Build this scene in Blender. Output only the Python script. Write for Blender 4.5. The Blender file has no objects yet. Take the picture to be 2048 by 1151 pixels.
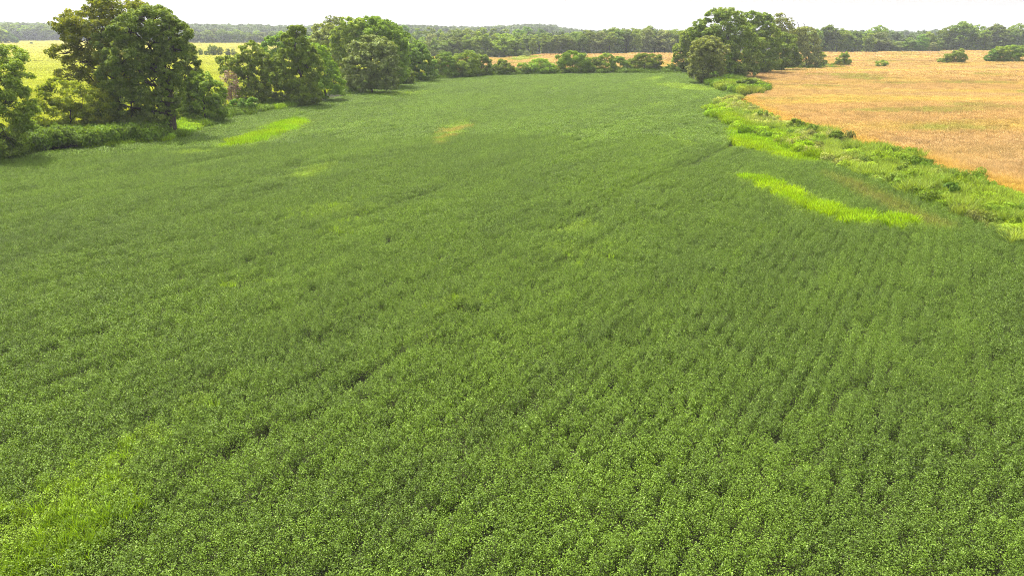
import bpy, math
import numpy as np
R = math.radians
sc = bpy.context.scene

# ------------------------------------------------------------------ camera, sky, sun, exposure
PITCH = 20.69
CAMH = 15.0
F = 1365.0                                   # focal length in pixels of the 2048 px wide frame
cd = bpy.data.cameras.new("camera"); cam = bpy.data.objects.new("camera", cd)
sc.collection.objects.link(cam); sc.camera = cam
cam.location = (0, 0, CAMH); cam.rotation_euler = (R(90 - PITCH), 0, 0)
cd.sensor_width = 36; cd.lens = 36 * F / 2048; cd.clip_end = 9000; cd.clip_start = 0.5

SUN_EL, SUN_AZ = 64, -38                     # azimuth: degrees right of straight ahead
w = bpy.data.worlds.new("World"); sc.world = w; w.use_nodes = True
nt = w.node_tree; bg = nt.nodes["Background"]
sky = nt.nodes.new("ShaderNodeTexSky"); sky.sky_type = 'NISHITA'; sky.sun_disc = False
sky.sun_elevation = R(SUN_EL); sky.sun_rotation = R(SUN_AZ)
sky.dust_density = 6; sky.air_density = 1.2; sky.ozone_density = 1.0
hs = nt.nodes.new("ShaderNodeHueSaturation"); hs.inputs["Saturation"].default_value = 0.25
veil = nt.nodes.new("ShaderNodeMix"); veil.data_type = 'RGBA'; veil.blend_type = 'ADD'; veil.inputs[0].default_value = 1
veil.inputs[7].default_value = (2.0, 1.95, 1.88, 1)                            # thin white high cloud over the whole sky
nt.links.new(sky.outputs[0], hs.inputs["Color"]); nt.links.new(hs.outputs[0], veil.inputs[6]); nt.links.new(veil.outputs[2], bg.inputs[0])
bg.inputs[1].default_value = 0.15
sd = bpy.data.lights.new("sun", 'SUN'); so = bpy.data.objects.new("sun", sd); sc.collection.objects.link(so)
sd.energy = 4.4; sd.angle = R(2.0); sd.color = (1.0, 0.93, 0.80)
so.rotation_euler = (R(-(90 - SUN_EL)), 0, R(-SUN_AZ)); so.location = (0, 60, 80)
sc.view_settings.view_transform = 'Standard'; sc.view_settings.look = 'None'
sc.view_settings.exposure = 0.95; sc.view_settings.gamma = 1
sc.cycles.use_denoising = True; sc.cycles.denoising_prefilter = "NONE"; sc.cycles.use_adaptive_sampling = False; sc.cycles.sample_clamp_indirect = 4.0
sc.cycles.filter_width = 1.0; sc.cycles.max_bounces = 5; sc.cycles.diffuse_bounces = 3; sc.cycles.glossy_bounces = 2
sc.cycles.transmission_bounces = 3; sc.cycles.volume_bounces = 0; sc.cycles.transparent_max_bounces = 4
HAZE = 0.00016

# ------------------------------------------------------------------ helpers
P = R(PITCH); cp, sp = math.cos(P), math.sin(P)

def sstep(a, b, x):
    t = np.clip((np.asarray(x, float) - a) / (b - a), 0, 1); return t * t * (3 - 2 * t)

def vnoise(x, y, seed=0):
    x = np.asarray(x, float); y = np.asarray(y, float)
    xi = np.floor(x).astype(np.int64); yi = np.floor(y).astype(np.int64)
    fx = x - xi; fy = y - yi; fx = fx * fx * (3 - 2 * fx); fy = fy * fy * (3 - 2 * fy)
    def hsh(a, b):
        n = (a * 374761393 + b * 668265263 + seed * 1442695041) & 0xffffffff
        n = ((n ^ (n >> 13)) * 1274126177) & 0xffffffff
        n = n ^ (n >> 16)
        return (n & 0xffff) / 65535.0
    return (hsh(xi, yi) * (1 - fx) + hsh(xi + 1, yi) * fx) * (1 - fy) + (hsh(xi, yi + 1) * (1 - fx) + hsh(xi + 1, yi + 1) * fx) * fy

def fbm(x, y, seed=0, o=3):
    s = 0; a = 0.5; t = 0
    for k in range(o):
        s = s + a * vnoise(x * 2 ** k, y * 2 ** k, seed + k * 17); t += a; a *= 0.5
    return s / t

def h(x, y):
    x = np.asarray(x, float); y = np.asarray(y, float)
    a = 0.32 * np.sin(x * .035 + 1.3) * np.sin(y * .027 + .5) * sstep(25, 80, y)
    b = 0.75 * np.sin(y * .05 + x * .008 + 1.0) * sstep(30, 90, x) * sstep(60, 120, y) * (1 - sstep(350, 450, y))
    az = 1024 + 1277 * x / np.maximum(y, 50)                  # the hills differ with the direction one looks in
    top = np.interp(az, [-300, 0, 60, 130, 400, 480, 560, 700, 820, 900, 960, 1040, 1100, 1160, 1300, 1780, 1830, 1900, 2300], [40, 44, 47, 49, 54, 52, 53, 56, 51, 56, 57, 52, 53, 60, 64, 64, 67, 63, 62])
    c = sstep(1020, 1320, y) * ((60 - top) * 1.0 + 3.5 * vnoise(x / 90 + 3.3, y / 300, 5) - 3.5)
    return a + b + c

def ray(px, py):
    px = np.asarray(px, float); py = np.asarray(py, float)
    u = px - 1024; v = 575.5 - py
    return u, F * cp + v * sp, -F * sp + v * cp

def G(px, py, up=0.0):
    """where the line of sight meets the ground (or a canopy standing up above it)"""
    rx, ry, rz = ray(px, py); z = up
    rz = np.minimum(rz, -12)
    for _ in range(12):
        t = (z - CAMH) / rz; x = rx * t; y = ry * t; z = 0.5 * z + 0.5 * (np.clip(h(x, y), -2, 3) + up)
    return x, y

def VP(px, py, Y):
    rx, ry, rz = ray(px, py); t = Y / ry
    return rx * t, CAMH + rz * t

def proj(x, y, z):
    dx = x; dz = z - CAMH
    zc = y * cp - dz * sp; yc = y * sp + dz * cp
    zs = np.maximum(zc, .1)
    return 1024 + F * dx / zs, 575.5 - F * yc / zs, zc

def poly(pts):
    a = np.array(pts, float); x, y = G(a[:, 0], a[:, 1], 0.8); return np.stack([x, y], 1)

def inside(x, y, pg):
    r = np.zeros(len(x), bool); n = len(pg); j = n - 1
    for i in range(n):
        xi, yi = pg[i]; xj, yj = pg[j]
        if yi != yj:
            c = ((yi > y) != (yj > y)) & (x < (xj - xi) * (y - yi) / (yj - yi) + xi)
            r ^= c
        j = i
    return r

def dseg(x, y, pl):
    d = np.full(len(x), 1e9)
    for (ax, ay), (bx, by) in zip(pl[:-1], pl[1:]):
        vx, vy = bx - ax, by - ay; L = vx * vx + vy * vy + 1e-9
        t = np.clip(((x - ax) * vx + (y - ay) * vy) / L, 0, 1)
        d = np.minimum(d, np.hypot(x - ax - t * vx, y - ay - t * vy))
    return d

def sdist(x, y, pg):
    """signed distance to polygon border: positive inside"""
    cl = list(map(tuple, pg)) + [tuple(pg[0])]
    d = dseg(x, y, cl); return np.where(inside(x, y, pg), d, -d)

def mesh_quads(name, V, tint=None, mat=None):
    n = len(V) // 4
    me = bpy.data.meshes.new(name)
    me.vertices.add(len(V)); me.vertices.foreach_set("co", V.astype(np.float32).ravel())
    me.loops.add(n * 4); me.loops.foreach_set("vertex_index", np.arange(n * 4, dtype=np.int32))
    me.polygons.add(n); me.polygons.foreach_set("loop_start", np.arange(n, dtype=np.int32) * 4)
    me.update(calc_edges=True)
    if tint is not None:
        at = me.attributes.new("tint", 'FLOAT', 'FACE'); at.data.foreach_set("value", tint.astype(np.float32))
    if mat: me.materials.append(mat)
    return me

def nrm(a): return a / (np.linalg.norm(a, axis=1, keepdims=True) + 1e-9)

def leaf_quads(C, N, L, W, rng, droop=0.12):
    n = len(C); N = nrm(N)
    t = nrm(np.cross(N, nrm(rng.normal(size=(n, 3))))); b = np.cross(N, t)
    L = np.broadcast_to(L, (n,))[:, None]; W = np.broadcast_to(W, (n,))[:, None]
    V = np.empty((n, 4, 3))
    V[:, 0] = C - t * L * .5; V[:, 1] = C + b * W * .5 + N * L * droop * .5
    V[:, 2] = C + t * L * .5 - N * L * droop; V[:, 3] = C - b * W * .5 + N * L * droop * .5
    return V.reshape(-1, 3)

def tag(o, label=None, cat=None, group=None, kind=None):
    if label: o["label"] = label
    if cat: o["category"] = cat
    if group: o["group"] = group
    if kind: o["kind"] = kind
    return o

# ------------------------------------------------------------------ materials
def N_(nt, t, **kw):
    n = nt.nodes.new(t)
    for k, v in kw.items(): setattr(n, k, v)
    return n

def new_mat(name):
    m = bpy.data.materials.new(name); m.use_nodes = True; nt = m.node_tree; nt.nodes.clear()
    return m, nt, N_(nt, "ShaderNodeOutputMaterial")

def leaf_shader(nt, out, col, trans, rough, spec, tcol=(1.5, 1.35, 0.45)):
    p = N_(nt, "ShaderNodeBsdfPrincipled"); p.inputs["Roughness"].default_value = rough
    p.inputs["Specular IOR Level"].default_value = spec
    nt.links.new(col, p.inputs["Base Color"])
    t = N_(nt, "ShaderNodeBsdfTranslucent")
    mu = N_(nt, "ShaderNodeMix", data_type='RGBA', blend_type='MULTIPLY'); mu.inputs[0].default_value = 1
    nt.links.new(col, mu.inputs[6]); mu.inputs[7].default_value = (*tcol, 1)
    nt.links.new(mu.outputs[2], t.inputs[0])
    mx = N_(nt, "ShaderNodeMixShader"); mx.inputs[0].default_value = trans
    nt.links.new(p.outputs[0], mx.inputs[1]); nt.links.new(t.outputs[0], mx.inputs[2])
    nt.links.new(mx.outputs[0], out.inputs[0])

def crop_mat(name, trans=.35, rough=.42, spec=.5, lo=.35, hi=1.9, tcol=(1.5, 1.35, .45), pale=0.0):
    """leaf colour = the colour set per instance (attribute icol) times per-leaf variation"""
    m, nt, out = new_mat(name)
    a = N_(nt, "ShaderNodeAttribute", attribute_type='INSTANCER', attribute_name="icol")
    t = N_(nt, "ShaderNodeAttribute", attribute_type='GEOMETRY', attribute_name="tint")
    mr = N_(nt, "ShaderNodeMapRange"); mr.inputs[3].default_value = lo; mr.inputs[4].default_value = hi
    nt.links.new(t.outputs["Fac"], mr.inputs[0])
    mu = N_(nt, "ShaderNodeVectorMath", operation='SCALE')
    nt.links.new(a.outputs["Color"], mu.inputs[0]); nt.links.new(mr.outputs[0], mu.inputs["Scale"])
    col = mu.outputs[0]
    if pale:
        gt = N_(nt, "ShaderNodeMapRange"); gt.inputs[1].default_value = .8; gt.inputs[2].default_value = 1.0
        gt.inputs[4].default_value = pale; nt.links.new(t.outputs["Fac"], gt.inputs[0])
        mx = N_(nt, "ShaderNodeMix", data_type='RGBA'); nt.links.new(gt.outputs[0], mx.inputs[0])
        nt.links.new(col, mx.inputs[6]); mx.inputs[7].default_value = (.36, .41, .17, 1); col = mx.outputs[2]
    leaf_shader(nt, out, col, trans, rough, spec, tcol)
    return m

def tree_mat(name, c0, c1, c2, trans=.36, rough=.6, spec=.1, tcol=(1.5, 1.35, .35)):
    m, nt, out = new_mat(name)
    t = N_(nt, "ShaderNodeAttribute", attribute_type='GEOMETRY', attribute_name="tint")
    cr = N_(nt, "ShaderNodeValToRGB"); e = cr.color_ramp.elements
    e[0].position = .0; e[0].color = (*c0, 1); e[1].position = 1; e[1].color = (*c2, 1)
    k = e.new(.5); k.color = (*c1, 1)
    nt.links.new(t.outputs["Fac"], cr.inputs[0])
    oi = N_(nt, "ShaderNodeObjectInfo"); mr = N_(nt, "ShaderNodeMapRange")
    mr.inputs[3].default_value = .85; mr.inputs[4].default_value = 1.5
    nt.links.new(oi.outputs["Random"], mr.inputs[0])
    hsn = N_(nt, "ShaderNodeHueSaturation"); mh = N_(nt, "ShaderNodeMapRange")
    mh.inputs[3].default_value = .487; mh.inputs[4].default_value = .508
    fr = N_(nt, "ShaderNodeMath", operation='FRACT'); ml = N_(nt, "ShaderNodeMath", operation='MULTIPLY'); ml.inputs[1].default_value = 7.31
    nt.links.new(oi.outputs["Random"], ml.inputs[0]); nt.links.new(ml.outputs[0], fr.inputs[0]); nt.links.new(fr.outputs[0], mh.inputs[0])
    nt.links.new(mh.outputs[0], hsn.inputs["Hue"]); nt.links.new(mr.outputs[0], hsn.inputs["Value"])
    nt.links.new(cr.outputs[0], hsn.inputs["Color"])
    leaf_shader(nt, out, hsn.outputs[0], trans, rough, spec, tcol)
    return m

def solid_mat(name, c0, c1, scale=6, rough=.9, bump=.3):
    m, nt, out = new_mat(name)
    p = N_(nt, "ShaderNodeBsdfPrincipled"); p.inputs["Roughness"].default_value = rough; p.inputs["Specular IOR Level"].default_value = .08
    tc = N_(nt, "ShaderNodeTexCoord"); no = N_(nt, "ShaderNodeTexNoise"); no.inputs["Scale"].default_value = scale; no.inputs["Detail"].default_value = 6
    nt.links.new(tc.outputs["Object"], no.inputs["Vector"])
    cr = N_(nt, "ShaderNodeValToRGB"); e = cr.color_ramp.elements
    e[0].position = .35; e[1].position = .65; e[0].color = (*c0, 1); e[1].color = (*c1, 1)
    nt.links.new(no.outputs[0], cr.inputs[0]); nt.links.new(cr.outputs[0], p.inputs["Base Color"])
    if bump:
        b = N_(nt, "ShaderNodeBump"); b.inputs["Strength"].default_value = bump; nt.links.new(no.outputs[0], b.inputs["Height"]); nt.links.new(b.outputs[0], p.inputs["Normal"])
    nt.links.new(p.outputs[0], out.inputs[0]); return m

M_soy = crop_mat("soy_leaf", trans=.2, rough=.5, spec=.16, lo=.2, hi=1.9, pale=.6)
M_gold = crop_mat("ripening_leaf", trans=.30, rough=.7, spec=.1, lo=.5, hi=1.45, tcol=(1.4, 1.2, .7))
M_grass = crop_mat("grass_blade", trans=.4, rough=.6, spec=.15, lo=.5, hi=1.6, tcol=(1.4, 1.35, .4))
M_weed = crop_mat("weed_leaf", trans=.35, rough=.6, spec=.08, lo=.4, hi=1.8)
M_wood = crop_mat("woodland_leaf", trans=.3, rough=.6, spec=.3, lo=.5, hi=1.6)
M_bark = solid_mat("bark", (.03, .026, .02), (.075, .062, .048), 3)
M_dead = solid_mat("dead_wood", (.2, .16, .12), (.34, .29, .23), 5)
M_ground = solid_mat("soil_and_thatch", (.014, .018, .007), (.032, .036, .014), .3, bump=0)
TM = {
 'dark': tree_mat("leaf_dark_green", (0.052, 0.092, 0.011), (0.115, 0.178, 0.022), (0.230, 0.299, 0.060)),
 'mid': tree_mat("leaf_mid_green", (0.063, 0.109, 0.013), (0.138, 0.207, 0.022), (0.253, 0.333, 0.055)),
 'olive': tree_mat("leaf_olive", (0.075, 0.092, 0.020), (0.161, 0.190, 0.040), (0.287, 0.316, 0.090)),
 'yellow': tree_mat("leaf_yellow_green", (.10, .14, .010), (.20, .27, .02), (.33, .39, .045), trans=.55),
 'maple': tree_mat("leaf_bronze_green", (.075, .12, .012), (.16, .22, .02), (.30, .34, .045), trans=.5, tcol=(1.6, 1.4, .35)),
 'grey': tree_mat("leaf_grey_green", (0.075, 0.098, 0.022), (0.155, 0.196, 0.050), (0.276, 0.328, 0.110), trans=.25),
 'leafy': tree_mat("leaf_fresh_green", (0.080, 0.140, 0.012), (0.165, 0.255, 0.020), (0.241, 0.345, 0.045), trans=.36),
 'bright': tree_mat("leaf_bright_green", (.05, .10, .012), (.10, .19, .02), (.17, .27, .04), trans=.35),
 'brown': tree_mat("leaf_dry_brown", (.12, .085, .05), (.22, .165, .1), (.33, .27, .19), trans=.2, tcol=(1.2, 1, .6)),
}

# ------------------------------------------------------------------ ground
def make_ground():
    ys = np.concatenate([np.linspace(-40, 120, 54), np.geomspace(124, 3200, 110)])
    us = np.linspace(-1, 1, 121)
    X = us[None, :] * (140 + 1.1 * np.maximum(ys, 0))[:, None]; Y = np.repeat(ys[:, None], 121, 1)
    Z = h(X, Y); V = np.stack([X, Y, Z], -1).reshape(-1, 3)
    ny, nx = X.shape; i = np.arange(ny - 1)[:, None] * nx + np.arange(nx - 1)[None]
    Fc = np.stack([i, i + 1, i + nx + 1, i + nx], -1).reshape(-1, 4)
    me = bpy.data.meshes.new("ground"); me.from_pydata(V.tolist(), [], Fc.tolist())
    me.polygons.foreach_set("use_smooth", [True] * len(me.polygons)); me.materials.append(M_ground)
    o = bpy.data.objects.new("ground", me); sc.collection.objects.link(o); tag(o, kind="structure")
make_ground()

# ------------------------------------------------------------------ scattering of ground cover (geometry nodes, one object each)
def coll_of(name, meshes):
    c = bpy.data.collections.new(name)
    for i, me in enumerate(meshes):
        o = bpy.data.objects.new("%s_%02d" % (name, i), me); c.objects.link(o)
    return c

def scatter_object(name, pos, rot, scl, var, icol, coll, label):
    me = bpy.data.meshes.new(name); me.vertices.add(len(pos)); me.vertices.foreach_set("co", pos.astype(np.float32).ravel())
    for nm, ty, d, key in (("rot", 'FLOAT_VECTOR', rot, "vector"), ("scl", 'FLOAT_VECTOR', scl, "vector"), ("icol", 'FLOAT_VECTOR', icol, "vector"), ("var", 'INT', var, "value")):
        a = me.attributes.new(nm, ty, 'POINT')
        a.data.foreach_set(key, d.astype(np.int32 if ty == 'INT' else np.float32).ravel())
    o = bpy.data.objects.new(name, me); sc.collection.objects.link(o)
    g = bpy.data.node_groups.new(name + "_scatter", 'GeometryNodeTree')
    g.interface.new_socket("Geometry", in_out='INPUT', socket_type='NodeSocketGeometry')
    g.interface.new_socket("Geometry", in_out='OUTPUT', socket_type='NodeSocketGeometry')
    gi = N_(g, "NodeGroupInput"); go = N_(g, "NodeGroupOutput")
    iop = N_(g, "GeometryNodeInstanceOnPoints"); ci = N_(g, "GeometryNodeCollectionInfo")
    ci.inputs["Collection"].default_value = coll; ci.inputs["Separate Children"].default_value = True; ci.inputs["Reset Children"].default_value = True
    def na(nm, ty):
        n = N_(g, "GeometryNodeInputNamedAttribute", data_type=ty); n.inputs["Name"].default_value = nm; return n.outputs["Attribute"]
    e2r = N_(g, "FunctionNodeEulerToRotation"); g.links.new(na("rot", 'FLOAT_VECTOR'), e2r.inputs[0])
    g.links.new(gi.outputs[0], iop.inputs["Points"]); g.links.new(ci.outputs[0], iop.inputs["Instance"])
    iop.inputs["Pick Instance"].default_value = True
    g.links.new(na("var", 'INT'), iop.inputs["Instance Index"]); g.links.new(e2r.outputs[0], iop.inputs["Rotation"])
    g.links.new(na("scl", 'FLOAT_VECTOR'), iop.inputs["Scale"]); g.links.new(iop.outputs[0], go.inputs[0])
    md = o.modifiers.new("scatter", 'NODES'); md.node_group = g
    tag(o, label=label, kind="stuff")
    return o

# ---- tiles of canopy
def canopy_tile(size, plants, leaves, pr, L, W, H, rng, mat, name, tiltn=.5, dome=.5, rows=None):
    n = plants * leaves
    k = int(round(math.sqrt(plants * 1.0)))
    nr = rows or k; nc = plants // nr
    gx, gy = np.meshgrid((np.arange(nc) + .5) / nc, (np.arange(nr) + .5) / nr)
    cx = (gx.ravel() - .5) * size; cy = (gy.ravel() - .5) * size
    m = len(cx); cx = cx + rng.normal(0, size * .28 / nc, m); cy = cy + rng.normal(0, size * .45 / nr, m)
    hh = H * rng.uniform(.86, 1.12, m); pt = rng.uniform(0, 1, m)
    id_ = np.repeat(np.arange(m), leaves); n = len(id_)
    r = pr * np.sqrt(rng.uniform(0, 1, n)); a = rng.uniform(0, 2 * np.pi, n)
    q = (r / pr)
    z = hh[id_] * (1 - dome * q ** 2 * .75 - rng.exponential(.17, n))
    C = np.stack([cx[id_] + r * np.cos(a), cy[id_] + r * np.sin(a), z], 1)
    Nn = np.stack([np.cos(a) * q * .7, np.sin(a) * q * .7, np.full(n, .9)], 1) + rng.normal(0, tiltn, (n, 3))
    s = rng.uniform(.7, 1.25, n)
    V = leaf_quads(C, Nn, L * s, W * s, rng)
    t = np.clip(.38 * pt[id_] + .48 * rng.uniform(0, 1, n) + .25 * (rng.uniform(0, 1, n) > .86), 0, 1)
    return mesh_quads(name, V, t, mat)

def blades_tile(size, n, Ls, Wd, rng, mat, name, heads=0):
    x = rng.uniform(-.5, .5, n) * size; y = rng.uniform(-.5, .5, n) * size
    a = rng.uniform(0, 2 * np.pi, n); L = Ls * rng.uniform(.55, 1.25, n); lean = rng.uniform(.15, .75, n)
    dx, dy = np.cos(a), np.sin(a); b = rng.uniform(0, 2 * np.pi, n); wx, wy = np.cos(b) * Wd / 2, np.sin(b) * Wd / 2
    V = np.empty((n, 2, 4, 3)); pts = []
    for k, f in enumerate((0, .55, 1)):
        r = lean * L * f ** 1.7; z = L * f * (1 - .28 * lean * f)
        pts.append(np.stack([x + dx * r, y + dy * r, z], 1))
    W3 = np.stack([wx, wy, np.zeros(n)], 1)
    V[:, 0, 0] = pts[0] - W3; V[:, 0, 1] = pts[0] + W3; V[:, 0, 2] = pts[1] + W3 * .9; V[:, 0, 3] = pts[1] - W3 * .9
    V[:, 1, 0] = pts[1] - W3 * .9; V[:, 1, 1] = pts[1] + W3 * .9; V[:, 1, 2] = pts[2] + W3 * .25; V[:, 1, 3] = pts[2] - W3 * .25
    return mesh_quads(name, V.reshape(-1, 3), np.repeat(rng.uniform(0, .8, n), 2), mat)

rg = np.random.default_rng(7)
def tiles4(tag_, mat, dense=1.0, Hc=.85, Lf=1.0):
    out = []
    for i in range(5): out.append(canopy_tile(.78, 12, int(98 * dense), .20, .056 * Lf, .036 * Lf, Hc, rg, mat, "%s_near_%d" % (tag_, i), tiltn=.6, dome=.7, rows=2))
    for i in range(4): out.append(canopy_tile(1.56, 32, int(62 * dense), .25, .11 * Lf, .07 * Lf, Hc, rg, mat, "%s_near_b%d" % (tag_, i), tiltn=.45, dome=.6, rows=4))
    for i in range(4): out.append(canopy_tile(4.0, 100, int(24 * dense), .4, .25 * Lf, .17 * Lf, Hc, rg, mat, "%s_far_%d" % (tag_, i), tiltn=.4, dome=.3))
    for i in range(3): out.append(canopy_tile(12.0, 196, int(16 * dense), 1.0, .8 * Lf, .5 * Lf, Hc * 1.1, rg, mat, "%s_far_b%d" % (tag_, i), tiltn=.35))
    return out
TIER = [(.78, 0, 5), (1.56, 5, 4), (4.0, 9, 4), (12.0, 13, 3)]

# row direction of the soybeans, from the track that runs through the field
_a = poly([(1110, 445), (1475, 280)]); ROW = math.atan2(_a[1, 1] - _a[0, 1], _a[1, 0] - _a[0, 0])

def crop(name, pgs, coll, fcol, fz, label, limits=(100, 260, 420), rowang=ROW, holes=(), rmax=1100, warp=.0, mask=None, cov=1.0):
    P_, Rt, S_, Vr, Cl = [], [], [], [], []
    d0 = 0
    for ti, (size, v0, nv) in enumerate(TIER):
        d1 = limits[ti] if ti < 3 else rmax
        lo_, hi_ = d0, d1; d0 = d1
        allp = np.concatenate(pgs); x0, y0 = allp.min(0); x1, y1 = allp.max(0)
        R_ = min(hi_, math.hypot(max(abs(x0), abs(x1)), y1)) + size * 2
        n = int(R_ / size) + 2
        u, v = np.meshgrid(np.arange(-n, n + 1), np.arange(-n, n + 1)); u = u.ravel() * size; v = v.ravel() * size
        d = np.hypot(u, v); k = (d < hi_ * 1.1 + size * 2) & (d > lo_ * .88 - size * 2); u, v, d = u[k], v[k], d[k]
        c, s = math.cos(rowang), math.sin(rowang)
        x = u * c - v * s; y = u * s + v * c
        k = (y > 4) & (x > x0 - 2) & (x < x1 + 2) & (y > y0 - 2) & (y < y1 + 2); x, y = x[k], y[k]
        if not len(x): continue
        pxx, pyy, zc = proj(x, y, 0.0)
        mg = size * F / np.maximum(zc, 1) + 40 + 5000 / np.maximum(zc, 8)
        k = (zc > 5) & (pxx > -mg) & (pxx < 2048 + mg) & (pyy < 1151 + mg); x, y = x[k], y[k]
        dd = np.hypot(x, y) * (1 + .12 * (vnoise(x / 4, y / 4, 3) - .5)); k = (dd >= lo_) & (dd < hi_); x, y = x[k], y[k]
        if not len(x): continue
        wx = x + warp * (fbm(x / 3, y / 3, 41) - .5); wy = y + warp * (fbm(x / 3, y / 3, 52) - .5)
        k = np.zeros(len(x), bool)
        for pg in pgs: k |= inside(wx, wy, pg)
        jx, jy = rg.normal(0, .35, (2, len(x)))
        for hp in holes: k &= ~inside(wx + jx, wy + jy, hp)
        if mask is not None: k &= mask(x, y)
        x, y = x[k], y[k]
        if not len(x): continue
        n = len(x); z, sx = fz(x, y)
        Cl.append(fcol(x, y)); P_.append(np.stack([x, y, h(x, y) + z], 1))
        r = np.zeros((n, 3)); r[:, 2] = rowang + np.pi * rg.integers(0, 2, n) + rg.normal(0, .04, n); Rt.append(r)
        f = rg.uniform(.97, 1.08, n) * cov; S_.append(np.stack([f, f * np.where(rg.uniform(size=n) > .5, 1, -1), sx], 1))
        Vr.append(v0 + rg.integers(0, nv, n))
    P_, Rt, S_, Vr, Cl = map(np.concatenate, (P_, Rt, S_, Vr, Cl))
    print(name, len(P_))
    return scatter_object(name, P_, Rt, S_, Vr, Cl, coll, label)

# ---- pixel-traced outlines, laid on the ground
SOY = poly([(-400, 400), (-60, 322), (0, 313), (60, 303), (150, 291), (330, 275), (385, 262), (440, 235), (550, 215), (600, 208), (690, 190), (780, 170),
            (880, 156), (960, 149), (1100, 146), (1250, 144), (1372, 142), (1382, 156), (1400, 163), (1440, 176), (1480, 186), (1470, 192), (1425, 204), (1413, 216), (1425, 228), (1447, 238),
            (1479, 257), (1527, 272), (1574, 293), (1637, 312), (1685, 328), (1732, 347), (1780, 366), (1843, 388), (1906, 416), (1954, 435), (2017, 457), (2060, 472), (2300, 560),
            (2700, 1300), (2100, 1500), (-300, 1500), (-900, 1200)])
BANK_B = poly([(1413, 216), (1425, 206), (1445, 196), (1476, 195), (1495, 212), (1558, 238), (1606, 252), (1685, 272), (1748, 292), (1843, 319), (1906, 342), (1970, 359), (2048, 386), (2300, 468),
               (2300, 560), (2060, 472), (2017, 457), (1954, 435), (1906, 416), (1843, 388), (1780, 366), (1732, 347), (1685, 328), (1637, 312), (1574, 293), (1527, 272), (1479, 257), (1447, 238), (1425, 228)])
BANK_A = poly([(1398, 162), (1412, 150), (1440, 150), (1470, 157), (1500, 166), (1540, 176), (1535, 182), (1500, 188), (1480, 187), (1440, 177)])
GOLD_R = poly([(1476, 196), (1495, 211), (1558, 237), (1606, 251), (1685, 271), (1748, 291), (1843, 318), (1906, 341), (1970, 358), (2048, 385), (2300, 467), (2600, 500), (2600, 96), (2048, 98),
               (1640, 106), (1600, 120), (1640, 135), (1560, 137), (1500, 144), (1462, 151), (1500, 163), (1540, 175), (1535, 183), (1500, 190)])
GOLD_C = poly([(862, 117), (870, 114), (1000, 116), (1040, 113), (1100, 109), (1350, 107), (1660, 105), (1660, 134), (1560, 137), (1500, 143), (1400, 143), (1345, 141), (1100, 144), (950, 146), (862, 150)])
GLADE_C = poly([(1030, 115), (1075, 111), (1082, 113), (1062, 118), (1036, 122), (1020, 120)])
MEADOW = poly([(-400, 92), (-100, 84), (0, 82), (130, 81), (300, 83), (560, 86), (660, 100), (860, 112), (862, 150), (760, 166), (700, 172), (600, 192), (545, 200), (440, 217), (345, 248), (200, 264), (60, 287), (-100, 300), (-500, 340)])
G_P = [poly(q) for q in (
    [(1464, 257), (1476, 262), (1500, 261), (1533, 270), (1565, 283), (1606, 296), (1646, 314), (1612, 316), (1565, 307), (1530, 297), (1480, 285), (1474, 273)],
    [(1484, 345), (1512, 344), (1558, 363), (1622, 391), (1670, 409), (1716, 419), (1758, 424), (1796, 423), (1858, 440), (1815, 438), (1770, 430), (1733, 435), (1685, 428), (1622, 412), (1577, 388), (1526, 364)],
    [(448, 289), (475, 273), (525, 258), (552, 242), (598, 234), (618, 239), (590, 251), (560, 264), (520, 277), (475, 287)])]
G_WEAK = [poly(q) for q in (   # thin, yellowing soybeans: (outline)
    [(583, 350), (612, 330), (650, 321), (672, 317), (650, 332), (610, 348)],
    [(872, 273), (895, 250), (930, 236), (940, 246), (905, 268), (880, 282)],
    [(1653, 339), (1716, 358), (1780, 387), (1843, 418), (1906, 442), (1874, 442), (1811, 418), (1748, 390), (1700, 365)],
    [(1286, 158), (1305, 152), (1330, 151), (1310, 159)],
    [(1310, 167), (1340, 163), (1400, 168), (1440, 178), (1400, 180), (1340, 174)],
    [(1296, 206), (1318, 201), (1330, 202), (1310, 208)],
    [(1120, 452), (1140, 438), (1172, 432), (1180, 440), (1150, 450)],
    [(1372, 284), (1382, 279), (1386, 285), (1376, 288)],
    [(735, 187), (800, 182), (860, 180), (800, 188)],
    [(345, 300), (400, 296), (420, 299), (370, 304)])]
G_DIFF = [(60, 1100, 2.4), (150, 1020, 2.0), (230, 950, 1.0), (300, 890, .8), (900, 615, 1.8), (670, 430, 3.5), (690, 470, 1.5), (400, 820, .8), (460, 770, .6), (500, 575, 1.2), (548, 577, .6), (1150, 515, 2.5),
          (855, 690, .7), (172, 760, .9), (390, 350, 1.5), (980, 212, 1.2)]
G_DIFF = [(*map(float, G(a, b)), r) for a, b, r in G_DIFF]
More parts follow.
